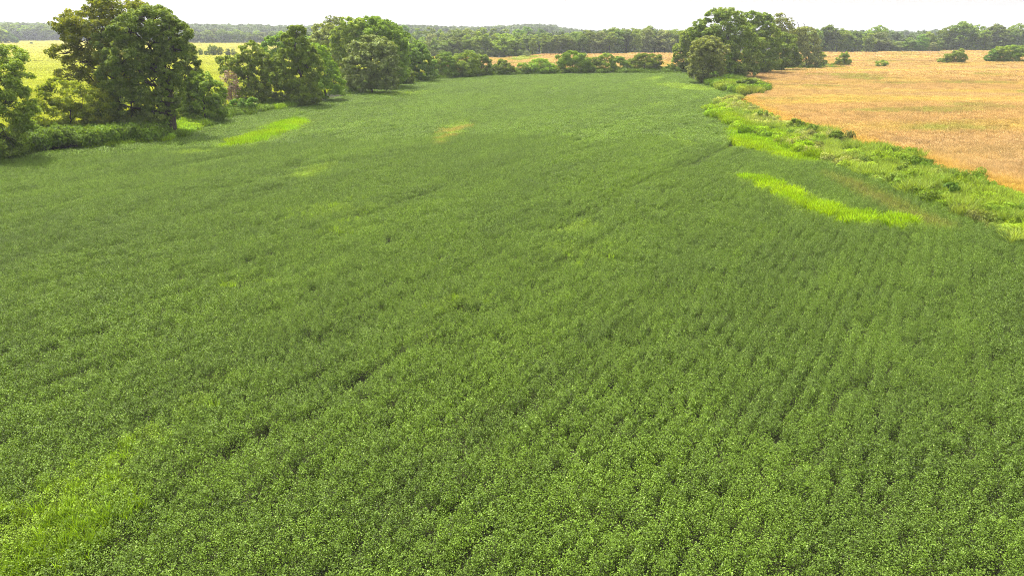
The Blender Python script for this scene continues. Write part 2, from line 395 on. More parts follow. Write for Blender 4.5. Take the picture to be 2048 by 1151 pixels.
GROOVES = [(poly(q), wd) for q, wd in (
    ([(1476, 280), (1400, 312), (1300, 352), (1200, 405), (1110, 447)], .9), ([(1110, 447), (960, 510), (800, 590), (640, 665), (430, 745)], .55),
    ([(640, 305), (520, 345), (430, 375), (300, 400), (180, 450), (0, 520)], .8), ([(500, 300), (400, 318), (250, 352), (120, 400), (0, 425)], .8),
    ([(330, 320), (200, 345), (60, 372), (0, 380)], .6), ([(1200, 265), (1000, 330), (800, 400), (600, 470), (300, 600), (0, 760)], .35),
    ([(990, 215), (850, 240), (700, 280), (560, 330)], .6), ([(1470, 205), (1380, 192), (1250, 190), (1150, 196)], .8), ([(1400, 215), (1330, 222), (1250, 216)], .6),
    ([(1100, 520), (900, 640), (700, 760), (480, 900), (250, 1060), (180, 1150)], .35), ([(1475, 283), (1700, 370), (1820, 470), (1900, 600)], .4),
    ([(820, 190), (700, 205), (620, 222), (560, 240)], .7), ([(1300, 420), (1120, 520), (950, 640), (800, 760)], .3),
    ([(700, 500), (500, 560), (250, 640), (0, 730)], .35), ([(680, 318), (600, 322), (560, 345)], .9), ([(1000, 900), (1150, 860), (1300, 850)], .35), ([(560, 830), (420, 900), (340, 960), (250, 1080)], .5))]

def row_uv(x, y):
    c, s = math.cos(ROW), math.sin(ROW); return x * c + y * s, -x * s + y * c

def soy_weak(x, y):
    k = np.zeros(len(x))
    for pg in G_WEAK: k = np.maximum(k, sstep(-1.2, 1.0, sdist(x, y, pg) + 1.6 * (fbm(x / 2, y / 2, 9) - .5)))
    for pg in G_P: k = np.maximum(k, .65 * sstep(-2.6, .4, sdist(x, y, pg) + 2 * (fbm(x / 1.5, y / 1.5, 19) - .5)))
    for gx, gy, r in G_DIFF:
        d = np.hypot(x - gx, y - gy) / r; k = np.maximum(k, np.clip((.34 if gy > 24 else .8) * (1.1 - d) + .7 * (fbm(x / .9, y / .9, 12) - .5), 0, .55 if gy > 24 else .75) * (d < 1.6))
    return k

def soy_col(x, y):
    u, v = row_uv(x, y)
    b = fbm(x / 28, y / 28, 1); s = fbm(u / 22, v / 2.2, 2); f = vnoise(x / 1.3, y / 1.3, 4); yy = fbm(x / 14, y / 14, 8)
    base = np.array([.118, .198, .024]); bright = np.array([.142, .238, .018]); yel = np.array([.20, .305, .02])
    k = np.clip(.3 + (yy - .5) * .9 + (s - .5) * .8 + (f - .5) * .4, 0, 1)[:, None]
    c = base * (1 - k) + bright * k
    c = c * (1 + .12 * (b - .5) + .22 * (s - .5) + .14 * (f - .5))[:, None]
    c = c * (.78 + .22 * sstep(22, 110, y))[:, None]; wk = soy_weak(x, y)[:, None]  # crop colour darkened towards the camera, imitating shaded gaps and lens vignette
    c = c * (1 - wk) + (yel * (.75 + .5 * f[:, None])) * wk
    o = sstep(-1.5, .8, sdist(x, y, G_WEAK[1]))[:, None] * sstep(.45, .6, vnoise(u / 8, v / .8, 77))[:, None] * .6; c = c * (1 - o) + np.array([.36, .25, .06]) * o      # straw rows
    o = sstep(-1.5, 1.5, sdist(x, y, G_WEAK[2]))[:, None]; c = c * (1 - o) + np.array([.17, .165, .03]) * (.8 + .4 * s[:, None]) * o  # olive swath
    return c

def soy_z(x, y):
    z = -.05 + .09 * (fbm(x / 3.5, y / 3.5, 21) - .5) * 2
    gap = fbm(x / .8, y / .7, 31, 2); z -= .25 * sstep(.66, .80, gap)
    u, v = row_uv(x, y); st = fbm(u / 6, v / .9, 33, 2); z -= .16 * sstep(.62, .8, st)
    for pl, wd in GROOVES:
        main = wd > .85; d = dseg(x + .9 * (fbm(x / 2, y / 2, 46) - .5), y + .9 * (fbm(x / 2, y / 2, 47) - .5), pl); n_ = fbm(x / 3, y / 3, 44); z -= (.46 if main else .22) * np.exp(-(d / (wd * (1.15 if main else 1.15))) ** 2) * (.6 + .4 * sstep(.3, .6, n_))
    wk = soy_weak(x, y); z -= .08 * wk
    sx = 1 + .22 * (vnoise(x / .8, y / .8, 61) - .5)
    return z, sx

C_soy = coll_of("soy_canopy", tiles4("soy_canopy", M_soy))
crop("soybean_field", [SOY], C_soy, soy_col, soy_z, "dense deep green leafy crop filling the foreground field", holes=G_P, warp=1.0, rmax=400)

# ---- ripening fields
def gold_col(x, y):
    a = fbm(x / 40, y / 12, 3); b = vnoise(x / 1.6, y / 1.6, 14); c_ = fbm(x / 22, y / 9, 15); e = fbm(x / 70, y / 28, 19)
    o = np.array([.44, .305, .125]); yl = np.array([.47, .36, .10]); br = np.array([.42, .30, .145]); gr = np.array([.26, .27, .06])
    k = np.clip((a - .42) * 3, 0, 1)[:, None]; c = o * (1 - k) + yl * k
    k = np.clip((e - .55) * 4, 0, .7)[:, None]; c = c * (1 - k) + br * k
    k = (np.clip((c_ - .60) * 6, 0, .75) * (.4 + b))[:, None]; k = np.clip(k, 0, 1); c = c * (1 - k) + gr * k
    k = (sstep(6, 0, -sdist(x, y, BANK_B)) * .7)[:, None]; c = c * (1 - k) + np.array([.50, .33, .04]) * k
    return c * (.8 + .4 * b)[:, None]
def gold_z(x, y):
    return .1 + .28 * (fbm(x / 3, y / 3, 71) - .5), 1 + .35 * (vnoise(x / .9, y / .9, 62) - .5)
C_gold = coll_of("ripening_canopy", tiles4("ripening_canopy", M_gold, .75, .95, 1.15))
crop("ripening_crop_field", [GOLD_R], C_gold, gold_col, gold_z, "orange and yellow ripening crop of the open field on the right", warp=1.2, rmax=620)
crop("ripening_crop_field", [GOLD_C], C_gold, gold_col, gold_z, "strip of orange ripening crop behind the central hedge of bushes", holes=[GLADE_C], warp=2, rmax=620)

def meadow_col(x, y):
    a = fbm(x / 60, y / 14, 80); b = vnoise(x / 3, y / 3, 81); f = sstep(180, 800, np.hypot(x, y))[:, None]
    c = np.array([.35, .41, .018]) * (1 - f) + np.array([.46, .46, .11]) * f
    return c * (.82 + .45 * (a - .5) + .2 * b)[:, None]
def meadow_z(x, y): return -.25 + .2 * (fbm(x / 6, y / 3, 82) - .5), 1 + 0 * x
crop("hay_meadow", [MEADOW], C_gold, meadow_col, meadow_z, "pale yellow green meadow stretching behind the left trees", warp=2, rmax=1400)

# ---- grass patches and weeds
GT = [blades_tile(.9, 420, .62, .035, rg, M_grass, "grass_tuft_%d" % i) for i in range(4)]
GT2 = [blades_tile(1.3, 260, .7, .075, rg, M_grass, "grass_tuft_b%d" % i) for i in range(4)]
GT3 = [blades_tile(.5, 34, .5, .03, rg, M_grass, "grass_wisp_%d" % i) for i in range(4)]
C_grass = coll_of("grass_tufts", GT + GT2 + GT3)
def spread(name, pgs, coll, v0, nv, size, fcol, fz, label, warp=1.5, keep=1.0, rot_free=True, extra=None, scl=(.85, 1.2), holes=()):
    allp = np.concatenate(pgs); x0, y0 = allp.min(0) - 3; x1, y1 = allp.max(0) + 3
    u, v = np.meshgrid(np.arange(x0, x1, size), np.arange(y0, y1, size)); x = u.ravel() + rg.uniform(-.5, .5, u.size) * size; y = v.ravel() + rg.uniform(-.5, .5, u.size) * size
    wx = x + warp * (fbm(x / 2.2, y / 2.2, 91) - .5); wy = y + warp * (fbm(x / 2.2, y / 2.2, 92) - .5)
    k = np.zeros(len(x), bool)
    for pg in pgs: k |= inside(wx, wy, pg)
    k2 = np.zeros(len(x), bool)
    for pg in pgs: k2 |= inside(wx + rg.normal(0, .35, len(x)), wy + rg.normal(0, .45, len(x)), pg)
    k = k2
    for hp in holes: k &= ~inside(wx, wy, hp)
    k &= rg.uniform(size=len(x)) < keep
    pxx, pyy, zc = proj(x, y, 0.0); k &= (zc > 5) & (pxx > -200) & (pxx < 2250)
    x, y = x[k], y[k]
    if extra is not None: x = np.concatenate([x, extra[0]]); y = np.concatenate([y, extra[1]])
    n = len(x); z, sx = fz(x, y); f = rg.uniform(*scl, n)
    r = np.stack([rg.normal(0, .06, n), rg.normal(0, .06, n), rg.uniform(0, 6.28, n)], 1)
    print(name, n)
    return scatter_object(name, np.stack([x, y, h(x, y) + z], 1), r, np.stack([f, f, f * sx], 1), v0 + rg.integers(0, nv, n), fcol(x, y), coll, label)

def lime_col(x, y):
    b = vnoise(x / 1.5, y / 1.5, 5)[:, None]; c = fbm(x / 5, y / 5, 6)[:, None]
    return (np.array([.17, .34, .006]) * (1 - c) + np.array([.29, .38, .006]) * c) * (.8 + .45 * b)
GL = ["bright lime grass swath between the green crop and the upper weedy bank", "curved bright lime grass swath inside the green crop, right of centre", "bright lime grass patch in the green crop near the left trees"]
for pg, lb in zip(G_P, GL):
    spread("grass_patch", [pg], C_grass, 4, 4, .62, lime_col, lambda x, y: (.06 + .25 * (fbm(x / 2, y / 2, 3) - .5), 1 + .6 * (fbm(x / 1.5, y / 1.5, 7) - .5)), lb, warp=1.4, scl=(.85, 1.15))
BL = poly([(-90, 1240), (-20, 1110), (50, 1040), (120, 1005), (180, 972), (225, 960), (222, 1000), (190, 1050), (130, 1105), (60, 1170), (0, 1240)])
spread("grass_patch", [BL], C_grass, 8, 4, .22, lambda x, y: np.array([.165, .27, .022]) * (.75 + .5 * vnoise(x / .6, y / .6, 8))[:, None], lambda x, y: (.42 + .25 * (fbm(x / 1.2, y / 1.2, 3) - .5), 1 + .3 * (fbm(x, y, 7) - .5)), "bright green grass mixed into the crop at the bottom left corner", warp=2.6, keep=.38, scl=(.5, .9))
# sparse grass growing up through the soybeans
ex, ey = [], []
for gx, gy, r in G_DIFF:
    n = int((9 if gy < 24 else 3.5) * r * r); a = rg.uniform(0, 6.28, n); q = r * 1.3 * rg.uniform(0, 1, n) ** .6
    X = gx + q * np.cos(a); Y = gy + q * np.sin(a)
    k = fbm(X / .9, Y / .9, 12) > .42; ex.append(X[k]); ey.append(Y[k])
ex = np.concatenate(ex); ey = np.concatenate(ey); n = len(ex)
scatter_object("volunteer_grass", np.stack([ex, ey, h(ex, ey) + .35], 1), np.stack([0 * ex, 0 * ex, rg.uniform(0, 6.28, n)], 1), np.repeat(rg.uniform(.45, .9, n)[:, None], 3, 1),
               rg.integers(8, 12, n), np.array([.22, .34, .03]) * rg.uniform(.7, 1.3, n)[:, None], C_grass, "wispy light green grass poking up through the green crop")

def clump_mesh(name, rx, rz, nl, L, W, mat, rng, lobes=6, spiky=0.0):
    C = []; Nn = []; T = []
    for k in range(lobes):
        a = rng.uniform(0, 6.28); q = rx * .55 * math.sqrt(rng.uniform()); c = np.array([q * math.cos(a), q * math.sin(a), rz * rng.uniform(.25, .62)])
        rr = np.array([rx * rng.uniform(.38, .6)] * 2 + [rz * rng.uniform(.35, .5)]); m = nl // lobes
        d = nrm(rng.normal(size=(m, 3)) + [0, 0, .35]); C.append(c + d * rr * rng.uniform(.75, 1.1, (m, 1))); Nn.append(d + [0, 0, .4] + rng.normal(0, .5, (m, 3))); T.append(np.clip(rng.uniform(0, 1) * .4 + rng.uniform(0, .6, m), 0, 1))
    C = np.concatenate(C); Nn = np.concatenate(Nn); T = np.concatenate(T); C[:, 2] = np.maximum(C[:, 2], .03)
    s = rng.uniform(.7, 1.3, len(C)); return mesh_quads(name, leaf_quads(C, Nn, L * s, W * s, rng), T, mat)

WT = [clump_mesh("weed_clump_%d" % i, 1.0, 1.15, 520, .20, .13, M_weed, rg) for i in range(5)] + \
     [blades_tile(1.7, 420, 1.15, .06, rg, M_grass, "weed_grass_%d" % i) for i in range(4)]
C_weed = coll_of("weed_tiles", WT)
def weed_col(x, y):
    a = fbm(x / 5, y / 5, 101); b = vnoise(x / 1.6, y / 1.6, 102); e = fbm(x / 9, y / 9, 103)
    g = np.array([.11, .19, .018]); lime = np.array([.22, .32, .02]); pale = np.array([.29, .31, .10])
    k = np.clip((a - .42) * 4, 0, 1)[:, None]; c = g * (1 - k) + lime * k
    k = np.clip((e - .45) * 5, 0, .85)[:, None]; c = c * (1 - k) + pale * k
    return c * (.55 + .7 * b)[:, None]
def weed_z(x, y): return -.25 + 1.5 * (fbm(x / 2.8, y / 2.8, 104) - .35), .8 + 1.5 * (fbm(x / 2.5, y / 2.5, 105) - .3)
spread("bank_weeds", [BANK_B], C_weed, 0, 5, .8, weed_col, weed_z, "tangled leafy weeds covering the long bank beside the orange field", keep=.97, scl=(.45, 1.0))
def plume_col(x, y): return weed_col(x, y) * .35 + np.array([.25, .33, .06]) * .7 * (.8 + .4 * vnoise(x, y, 3))[:, None]
spread("bank_grass", [BANK_B], C_weed, 5, 4, 1.15, plume_col, lambda x, y: (.1 + 1.0 * (fbm(x / 4.5, y / 4.5, 104) - .35), .8 + .6 * (fbm(x / 3, y / 3, 106) - .3)), "tall pale seeding grass standing among the weeds of the long bank", keep=.24)
spread("bank_weeds", [BANK_A], C_weed, 0, 9, 1.3, lambda x, y: weed_col(x, y) * np.array([.95, 1.0, .7]), lambda x, y: (.0 + .8 * (fbm(x / 5, y / 5, 4)), 1.1 + 0 * x), "light green weeds on the short spur beside the large tree clump", scl=(1.0, 1.6))
# a lime fringe at the foot of the bank's head
FR = poly([(1413, 216), (1424, 213), (1450, 226), (1490, 245), (1540, 268), (1600, 290), (1640, 306), (1640, 314), (1574, 293), (1527, 272), (1479, 257), (1447, 240), (1425, 230)])
spread("fringe_grass", [FR], C_weed, 0, 9, 1.1, lambda x, y: lime_col(x, y) * .8, lambda x, y: (.15 + .4 * fbm(x / 3, y / 3, 2), 1 + 0 * x), "lime green herbs fringing the foot of the long bank")

UND = [poly(q) for q in ([(-120, 345), (0, 316), (60, 305), (150, 293), (330, 277), (345, 262), (300, 255), (200, 262), (110, 270), (40, 285), (-120, 300)],)]
def und_col(x, y):
    b = vnoise(x / 1.6, y / 1.6, 8)[:, None]; a = fbm(x / 6, y / 6, 18)[:, None]
    return (np.array([.075, .135, .016]) * (1 - a) + np.array([.13, .205, .022]) * a) * (.7 + .6 * b)
spread("brambles", UND, C_weed, 0, 5, 1.1, und_col, lambda x, y: (-.1 + 1.4 * fbm(x / 6, y / 6, 3), 1.25 + .6 * (fbm(x / 3, y / 3, 5) - .3)), "low green brambles lining the field below the big left tree", scl=(1.0, 1.5))
UND2 = [poly([(345, 275), (385, 264), (440, 237), (560, 214), (610, 208), (560, 200), (460, 215), (400, 228), (355, 240)])]
spread("field_edge_weeds", UND2, C_weed, 0, 9, 1.3, lambda x, y: und_col(x, y) * 1.0 + lime_col(x, y) * sstep(.5, .62, fbm(x / 7, y / 7, 55))[:, None] * .55, lambda x, y: (-.1 + .9 * fbm(x / 6, y / 6, 3), .9 + 0 * x), "mixed bright and dull weeds along the left field edge beyond the big tree", scl=(.9, 1.3))
LIME2 = [poly([(345, 274), (365, 258), (395, 246), (402, 250), (380, 264)]), poly([(520, 219), (530, 211), (590, 204), (606, 207), (560, 214)]), poly([(160, 291), (230, 276), (300, 272), (330, 276), (250, 285)])]
spread("grass_patch", LIME2, C_weed, 0, 9, 1.0, lambda x, y: lime_col(x, y) * .9, lambda x, y: (.1 + .3 * fbm(x / 3, y / 3, 2), .7 + 0 * x), "bright green grass tufts at the very edge of the crop by the left trees")
UND3 = [poly([(690, 192), (730, 180), (800, 166), (880, 156), (960, 150), (1100, 147), (1350, 143), (1350, 139), (1100, 141), (950, 143), (860, 148), (780, 160), (690, 178)])]
spread("hedge_bottom_weeds", UND3, C_weed, 0, 9, 1.8, lambda x, y: und_col(x, y) * 1.0, lambda x, y: (-.5 + .8 * fbm(x / 8, y / 8, 3), .9 + 0 * x), "low weeds at the foot of the central hedge", scl=(1.3, 2.0))
spread("grass_patch", [GLADE_C], C_weed, 0, 9, 2.6, lambda x, y: lime_col(x, y) * .3 + np.array([.17, .17, .06]), lambda x, y: (0 * x - .3, .7 + 0 * x), "pale green weedy corner of the distant central orange field", scl=(1.4, 2.4))
UND4 = [poly([(1290, 146), (1400, 144), (1470, 152), (1560, 139), (1650, 136), (1690, 134), (1650, 128), (1560, 128), (1400, 130), (1290, 141)])]
spread("hedge_bottom_weeds", UND4, C_weed, 0, 9, 2.0, lambda x, y: und_col(x, y) * .9, lambda x, y: (-.6 + .4 * fbm(x / 8, y / 8, 3), .8 + 0 * x), "dark weeds under the large tree clump right of centre", scl=(1.3, 2.2))

# ------------------------------------------------------------------ trees
def tube(pts, rad, seg=7):
    pts = np.array(pts, float); V = []; Fc = []
    for i, p in enumerate(pts):
        d = pts[min(i + 1, len(pts) - 1)] - pts[max(i - 1, 0)]; d /= np.linalg.norm(d) + 1e-9
        a = np.cross(d, [0.3, 1, .1]); a /= np.linalg.norm(a) + 1e-9; b = np.cross(d, a)
        for k in range(seg):
            t = 2 * math.pi * k / seg; V.append(p + (a * math.cos(t) + b * math.sin(t)) * rad[i])
    for i in range(len(pts) - 1):
        for k in range(seg):
            Fc.append((i * seg + k, i * seg + (k + 1) % seg, (i + 1) * seg + (k + 1) % seg, (i + 1) * seg + k))
    return V, Fc

def wood_mesh(name, tubes, mat):
    V = []; Fc = []
    for pts, rad, seg in tubes:
        v, f = tube(pts, rad, seg); o = len(V); V += v; Fc += [tuple(i + o for i in q) for q in f]
    me = bpy.data.meshes.new(name); me.from_pydata([tuple(v) for v in V], [], Fc)
    me.polygons.foreach_set("use_smooth", [True] * len(me.polygons)); me.materials.append(mat); return me

def limb(a, b, r0, r1, rng, n=5, wob=.08, seg=6):
    a = np.array(a, float); b = np.array(b, float); L = np.linalg.norm(b - a); pts = []
    for i in range(n + 1):
        t = i / n; p = a + (b - a) * t; p = p + rng.normal(0, wob * L * math.sin(math.pi * t) * .6, 3); p[2] += .10 * L * math.sin(math.pi * t); pts.append(p)
    return pts, [r0 + (r1 - r0) * (i / n) ** .8 for i in range(n + 1)], seg

def crown_data(lobes, L, rng, dens=1.0, clump=.30, wisp=.12, flat=.7):
    """lobes: (centre xyz, radii xyz); leaves in clumps over every lobe's shell"""
    cen = np.array([l[0] for l in lobes]); rad = np.array([l[1] for l in lobes])
    CC = []; CR = []; CO = []
    for c, r in zip(cen, rad):
        rm = float(np.prod(r) ** (1 / 3)); rc = max(clump * rm, L * 1.3)
        n = max(10, int(4 * (rm / rc) ** 2 * 1.3))
        d = nrm(rng.normal(size=(n, 3)) + [0, 0, .15]); q = np.where(rng.uniform(size=n) < .66, rng.uniform(.78, 1.0 + wisp, n), rng.uniform(.35, .78, n))
        p = c + d * r * q[:, None] * .88
        ins = np.zeros(n)
        for c2, r2 in zip(cen, rad):
            if c2 is c: continue
            e = np.linalg.norm((p - c2) / r2, axis=1); ins = np.maximum(ins, (e < .62) * 1.0)
        k = ins < .5; p, d = p[k], d[k]
        CC.append(p); CR.append(rc * rng.uniform(.65, 1.25, len(p))); CO.append(d)
    CC = np.concatenate(CC); CR = np.concatenate(CR); CO = np.concatenate(CO)
    la = L * L * .62 * .5
    m = np.maximum(6, (dens * 2 * math.pi * CR ** 2 * .95 / la)).astype(int)
    id_ = np.repeat(np.arange(len(CC)), m); n = len(id_)
    d = nrm(rng.normal(size=(n, 3)) + [0, 0, .45] + CO[id_] * .35)
    q = rng.uniform(.35, 1.08, n) ** .7
    sh = np.array([1, 1, flat]); C = CC[id_] + d * CR[id_][:, None] * sh * q[:, None]
    Nn = d * .7 + np.array([0, 0, .45]) + rng.normal(0, .45, (n, 3))
    s = rng.uniform(.65, 1.3, n)
    ct = rng.uniform(0, 1, len(CC)) ; T = np.clip(.45 * ct[id_] + .55 * rng.uniform(0, 1, n), 0, 1)
    return C, Nn, L * s, L * .62 * s, T, CC

def build_tree(name, lobes, base, mat, L, seed, label, cat="tree", group=None, dens=1.3, clump=.25, wisp=.12, trunk_r=None, trunk_top=None, wood=None, trunk_pts=None, bare=None, leafname="crown", minz=.1):
    rng = np.random.default_rng(seed); base = np.array(base, float)
    root = bpy.data.objects.new(name, None); sc.collection.objects.link(root); root.location = base; root.empty_display_size = 1
    tag(root, label, cat, group)
    lob = [(np.array(c) - base, np.array(r)) for c, r in lobes]
    C, Nn, Ls, Ws, T, CC = crown_data(lob, L, rng, dens, clump, wisp)
    k = C[:, 2] > minz; C, Nn, Ls, Ws, T = C[k], Nn[k], Ls[k], Ws[k], T[k]
    me = mesh_quads(leafname, leaf_quads(C, Nn, Ls, Ws, rng), T, TM[mat]); o = bpy.data.objects.new(leafname, me); sc.collection.objects.link(o); o.parent = root
    H = max(c[2] + r[2] for c, r in lob); tr = trunk_r or max(.06, H * .018)
    mc = np.mean([c for c, r in lob], 0); tp = np.array([mc[0] * .7, mc[1] * .5, H * .55])
    if trunk_pts is None: tb = [limb((0, 0, -.3), tp, tr, tr * .5, rng, 5, .04, 8)]
    else:
        q = np.array(trunk_pts) - base; tp = q[-1]; tb = [(q, list(np.linspace(tr, tr * .55, len(q))), 8)]
    for c, r in lob:
        st = tp * min(1.0, max(.25, .75 * c[2] / max(tp[2], .1))); tb.append(limb(st, c + [0, 0, r[2] * .3], tr * .42, tr * .1, rng, 5, .1))
        near = CC[np.linalg.norm((CC - c) / r, axis=1) < 1.1]
        for p in near[rng.permutation(len(near))[:7]]: tb.append(limb(c, p, tr * .16, tr * .05, rng, 3, .1, 5))
    if bare:
        for p0, p1, rr in bare: tb.append(limb(np.array(p0) - base, np.array(p1) - base, rr, rr * .3, rng, 5, .08, 5))
    t = bpy.data.objects.new("trunk", wood_mesh("trunk", tb, wood or M_bark)); sc.collection.objects.link(t); t.parent = root
    return root

SEED = [100]
def PT(name, bx, by, lobes, mat, label, cat="tree", group=None, Lp=2.1, deep=.95, **kw):
    """tree whose lobes are traced in the photo and given depth at the tree's own distance"""
    SEED[0] += 1; rng = np.random.default_rng(SEED[0])
    X, Y = G(bx, by, 0.8); X, Y = float(X), float(Y); Z = float(h(X, Y)); s = (Y * cp + (CAMH - Z) * sp) / F
    L = max(.26, Lp * 2 * s)
    out = []
    for lb in lobes:
        cx, cy, rx, ry = lb[:4]; dy = lb[4] if len(lb) > 4 else rng.uniform(-.35, .35) * rx
        yy = Y + dy * s; lx, lz = VP(cx, cy, yy); sc_ = (yy * cp + (CAMH - Z) * sp) / F
        out.append(((float(lx), yy, float(lz)), (rx * sc_, rx * sc_ * deep, ry * sc_)))
    for k in ('bare',):
        if kw.get(k): kw[k] = [((float(VP(a, b, Y)[0]), Y, float(VP(a, b, Y)[1])), (float(VP(c, d, Y)[0]), Y, float(VP(c, d, Y)[1])), r) for a, b, c, d, r in kw[k]]
    if kw.get('trunk_pts'): kw['trunk_pts'] = [(float(VP(a, b, Y)[0]), Y, float(VP(a, b, Y)[1])) for a, b in kw['trunk_pts']]
    return build_tree(name, out, (X, Y, Z), TM and mat, L, SEED[0], label, cat, group, **kw)

GLF = "trees along the left field edge"
PT("broadleaf_tree", -10, 312, [(-15, 128, 55, 46), (18, 158, 42, 44), (22, 205, 42, 38), (-10, 235, 60, 50), (15, 275, 34, 38), (-40, 290, 50, 40), (-60, 190, 50, 60)], 'mid', "dark rounded tree cut off by the left edge of the photo", group=GLF, dens=1.4)
PT("maple_tree", 238, 258, [(228, 16, 34, 18), (262, 22, 34, 20), (196, 14, 26, 13), (292, 30, 24, 20), (165, 45, 38, 20), (205, 60, 45, 30), (135, 52, 24, 12), (175, 88, 38, 24), (146, 72, 26, 18), (230, 100, 40, 35), (130, 108, 30, 14), (160, 125, 30, 16), (195, 145, 32, 24), (140, 150, 28, 14), (230, 160, 40, 40), (235, 215, 40, 35)],
   'maple', "tall bronze tinged backlit tree with ragged top rising behind the big left tree", group=GLF, dens=.9, clump=.28, wisp=.35, trunk_r=.45, trunk_pts=[(238, 258), (240, 190), (225, 120), (232, 50)])
PT("broadleaf_tree", 344, 264, [(300, 45, 50, 28), (345, 68, 36, 28), (262, 66, 42, 28), (225, 95, 38, 30), (310, 85, 50, 32), (262, 115, 50, 34), (350, 98, 30, 20), (245, 155, 46, 36), (300, 165, 40, 38), (262, 205, 46, 40), (318, 215, 34, 36), (345, 178, 26, 34), (328, 205, 30, 22), (290, 238, 44, 24), (225, 225, 34, 32), (340, 140, 22, 30)],
   'dark', "big spreading tree with vine clad trunk at the crop edge, largest on the left", group=GLF, dens=1.25, clump=.22, trunk_r=.62, trunk_pts=[(345, 266), (343, 225), (335, 175), (325, 130), (308, 90)])
PT("small_tree", 140, 270, [(98, 200, 26, 32), (125, 190, 34, 30), (112, 232, 42, 34), (165, 200, 34, 34), (150, 238, 36, 30), (195, 215, 32, 34), (180, 248, 34, 22)], 'yellow', "yellow green sunlit bushy tree below the branches of the bronze tree", group=GLF, dens=.8)
PT("shrub", 72, 285, [(62, 262, 20, 24), (85, 272, 22, 16), (45, 280, 18, 18)], 'mid', "small shrub filling the gap right of the tree at the left edge", "shrub")
PT("ivy_tree", 385, 238, [(372, 105, 20, 18), (380, 128, 20, 22), (368, 155, 24, 24), (388, 175, 20, 22), (375, 205, 26, 28)], 'dark', "narrow dark tree right behind the big spreading left tree", group=GLF)
PT("broadleaf_tree", 412, 240, [(402, 162, 26, 20), (418, 182, 32, 24), (400, 195, 34, 28), (432, 205, 26, 24), (412, 222, 38, 22), (378, 220, 24, 20)], 'mid', "low rounded tree between the big left tree and the brown dead bush", group=GLF)
PT("dead_bush", 465, 215, [(460, 165, 16, 22), (468, 190, 14, 20), (452, 198, 14, 14)], 'brown', "brown leafless looking bush between two green trees", "bush", dens=.35, wood=M_dead, bare=[(465, 215, 440, 160, .1), (465, 215, 478, 168, .08), (465, 215, 455, 150, .1), (465, 215, 492, 195, .07)])
PT("broadleaf_tree", 505, 208, [(505, 105, 24, 20), (517, 128, 26, 28), (485, 130, 26, 22), (460, 135, 24, 20), (450, 122, 14, 10), (520, 165, 26, 30), (490, 165, 30, 28), (505, 190, 34, 20)], 'mid', "leafy tree with ragged left shoulder left of the tall conical tree", group=GLF)
PT("small_tree", 533, 203, [(530, 190, 16, 14), (545, 195, 14, 10)], 'grey', "pale little sapling at the foot of the tall conical tree", "sapling")
PT("cone_tree", 610, 208, [(592, 66, 19, 16), (588, 92, 28, 26), (608, 105, 26, 26), (578, 125, 30, 30), (615, 135, 34, 32), (565, 155, 28, 28), (596, 165, 42, 34), (572, 185, 26, 20), (612, 192, 34, 18)], 'leafy', "tall conical tree with twin rounded shoulders beside the crop edge", group=GLF, dens=1.5)
PT("cone_tree", 650, 198, [(636, 108, 22, 18), (648, 128, 24, 22), (655, 152, 28, 26), (668, 168, 24, 18), (645, 178, 34, 20)], 'leafy', "shorter tree hugging the right side of the tall conical tree", group=GLF)
GB = "trees standing behind the left field edge"
PT("broadleaf_tree", 552, 172, [(560, 82, 28, 14), (548, 98, 28, 20), (552, 120, 26, 22), (550, 145, 28, 22)], 'bright', "pale domed tree behind and left of the tall conical tree", group=GB)
PT("broadleaf_tree", 655, 165, [(650, 62, 26, 12), (648, 80, 30, 18), (668, 98, 28, 22), (650, 110, 24, 18)], 'grey', "grey green tree peeking over the short tree beside the conical one", group=GB)
PT("pale_tree", 666, 160, [(662, 44, 15, 10), (676, 42, 12, 8), (668, 58, 20, 12), (668, 80, 20, 18)], 'grey', "pale thin topped tree rising above the others left of the big dome", group=GB, dens=.55, wisp=.3)
PT("broadleaf_tree", 700, 172, [(705, 52, 26, 14), (690, 68, 26, 16), (700, 90, 32, 26), (680, 112, 28, 24), (690, 140, 30, 26)], 'mid', "left shoulder of the large rounded clump, with brownish top leaves", group=GB, wisp=.25)
PT("broadleaf_tree", 770, 172, [(740, 50, 34, 15), (772, 58, 30, 16), (748, 72, 44, 22), (790, 78, 26, 22), (780, 100, 36, 30), (798, 110, 20, 26), (790, 140, 30, 26)], 'leafy', "broad domed tree forming the top of the large rounded clump", group=GB, dens=1.4)
PT("oak_tree", 745, 184, [(745, 88, 30, 16), (725, 102, 30, 20), (765, 105, 30, 24), (715, 130, 30, 26), (748, 130, 42, 30), (775, 140, 26, 26), (725, 160, 36, 22), (765, 165, 32, 18)], 'grey', "dull grey green oak in front of the large rounded clump", group=GLF, dens=1.5)
PT("small_tree", 800, 166, [(798, 140, 18, 20), (812, 152, 18, 14)], 'mid', "low tree filling the right foot of the large rounded clump", group=GLF)
PT("cone_tree", 840, 160, [(832, 94, 14, 10), (838, 108, 22, 16), (846, 126, 24, 20), (828, 130, 22, 22), (850, 146, 24, 14), (820, 115, 16, 18)], 'bright', "light green pointed tree right of the large rounded clump", group=GLF)
GH = "bushes of the hedge between the green and orange fields"
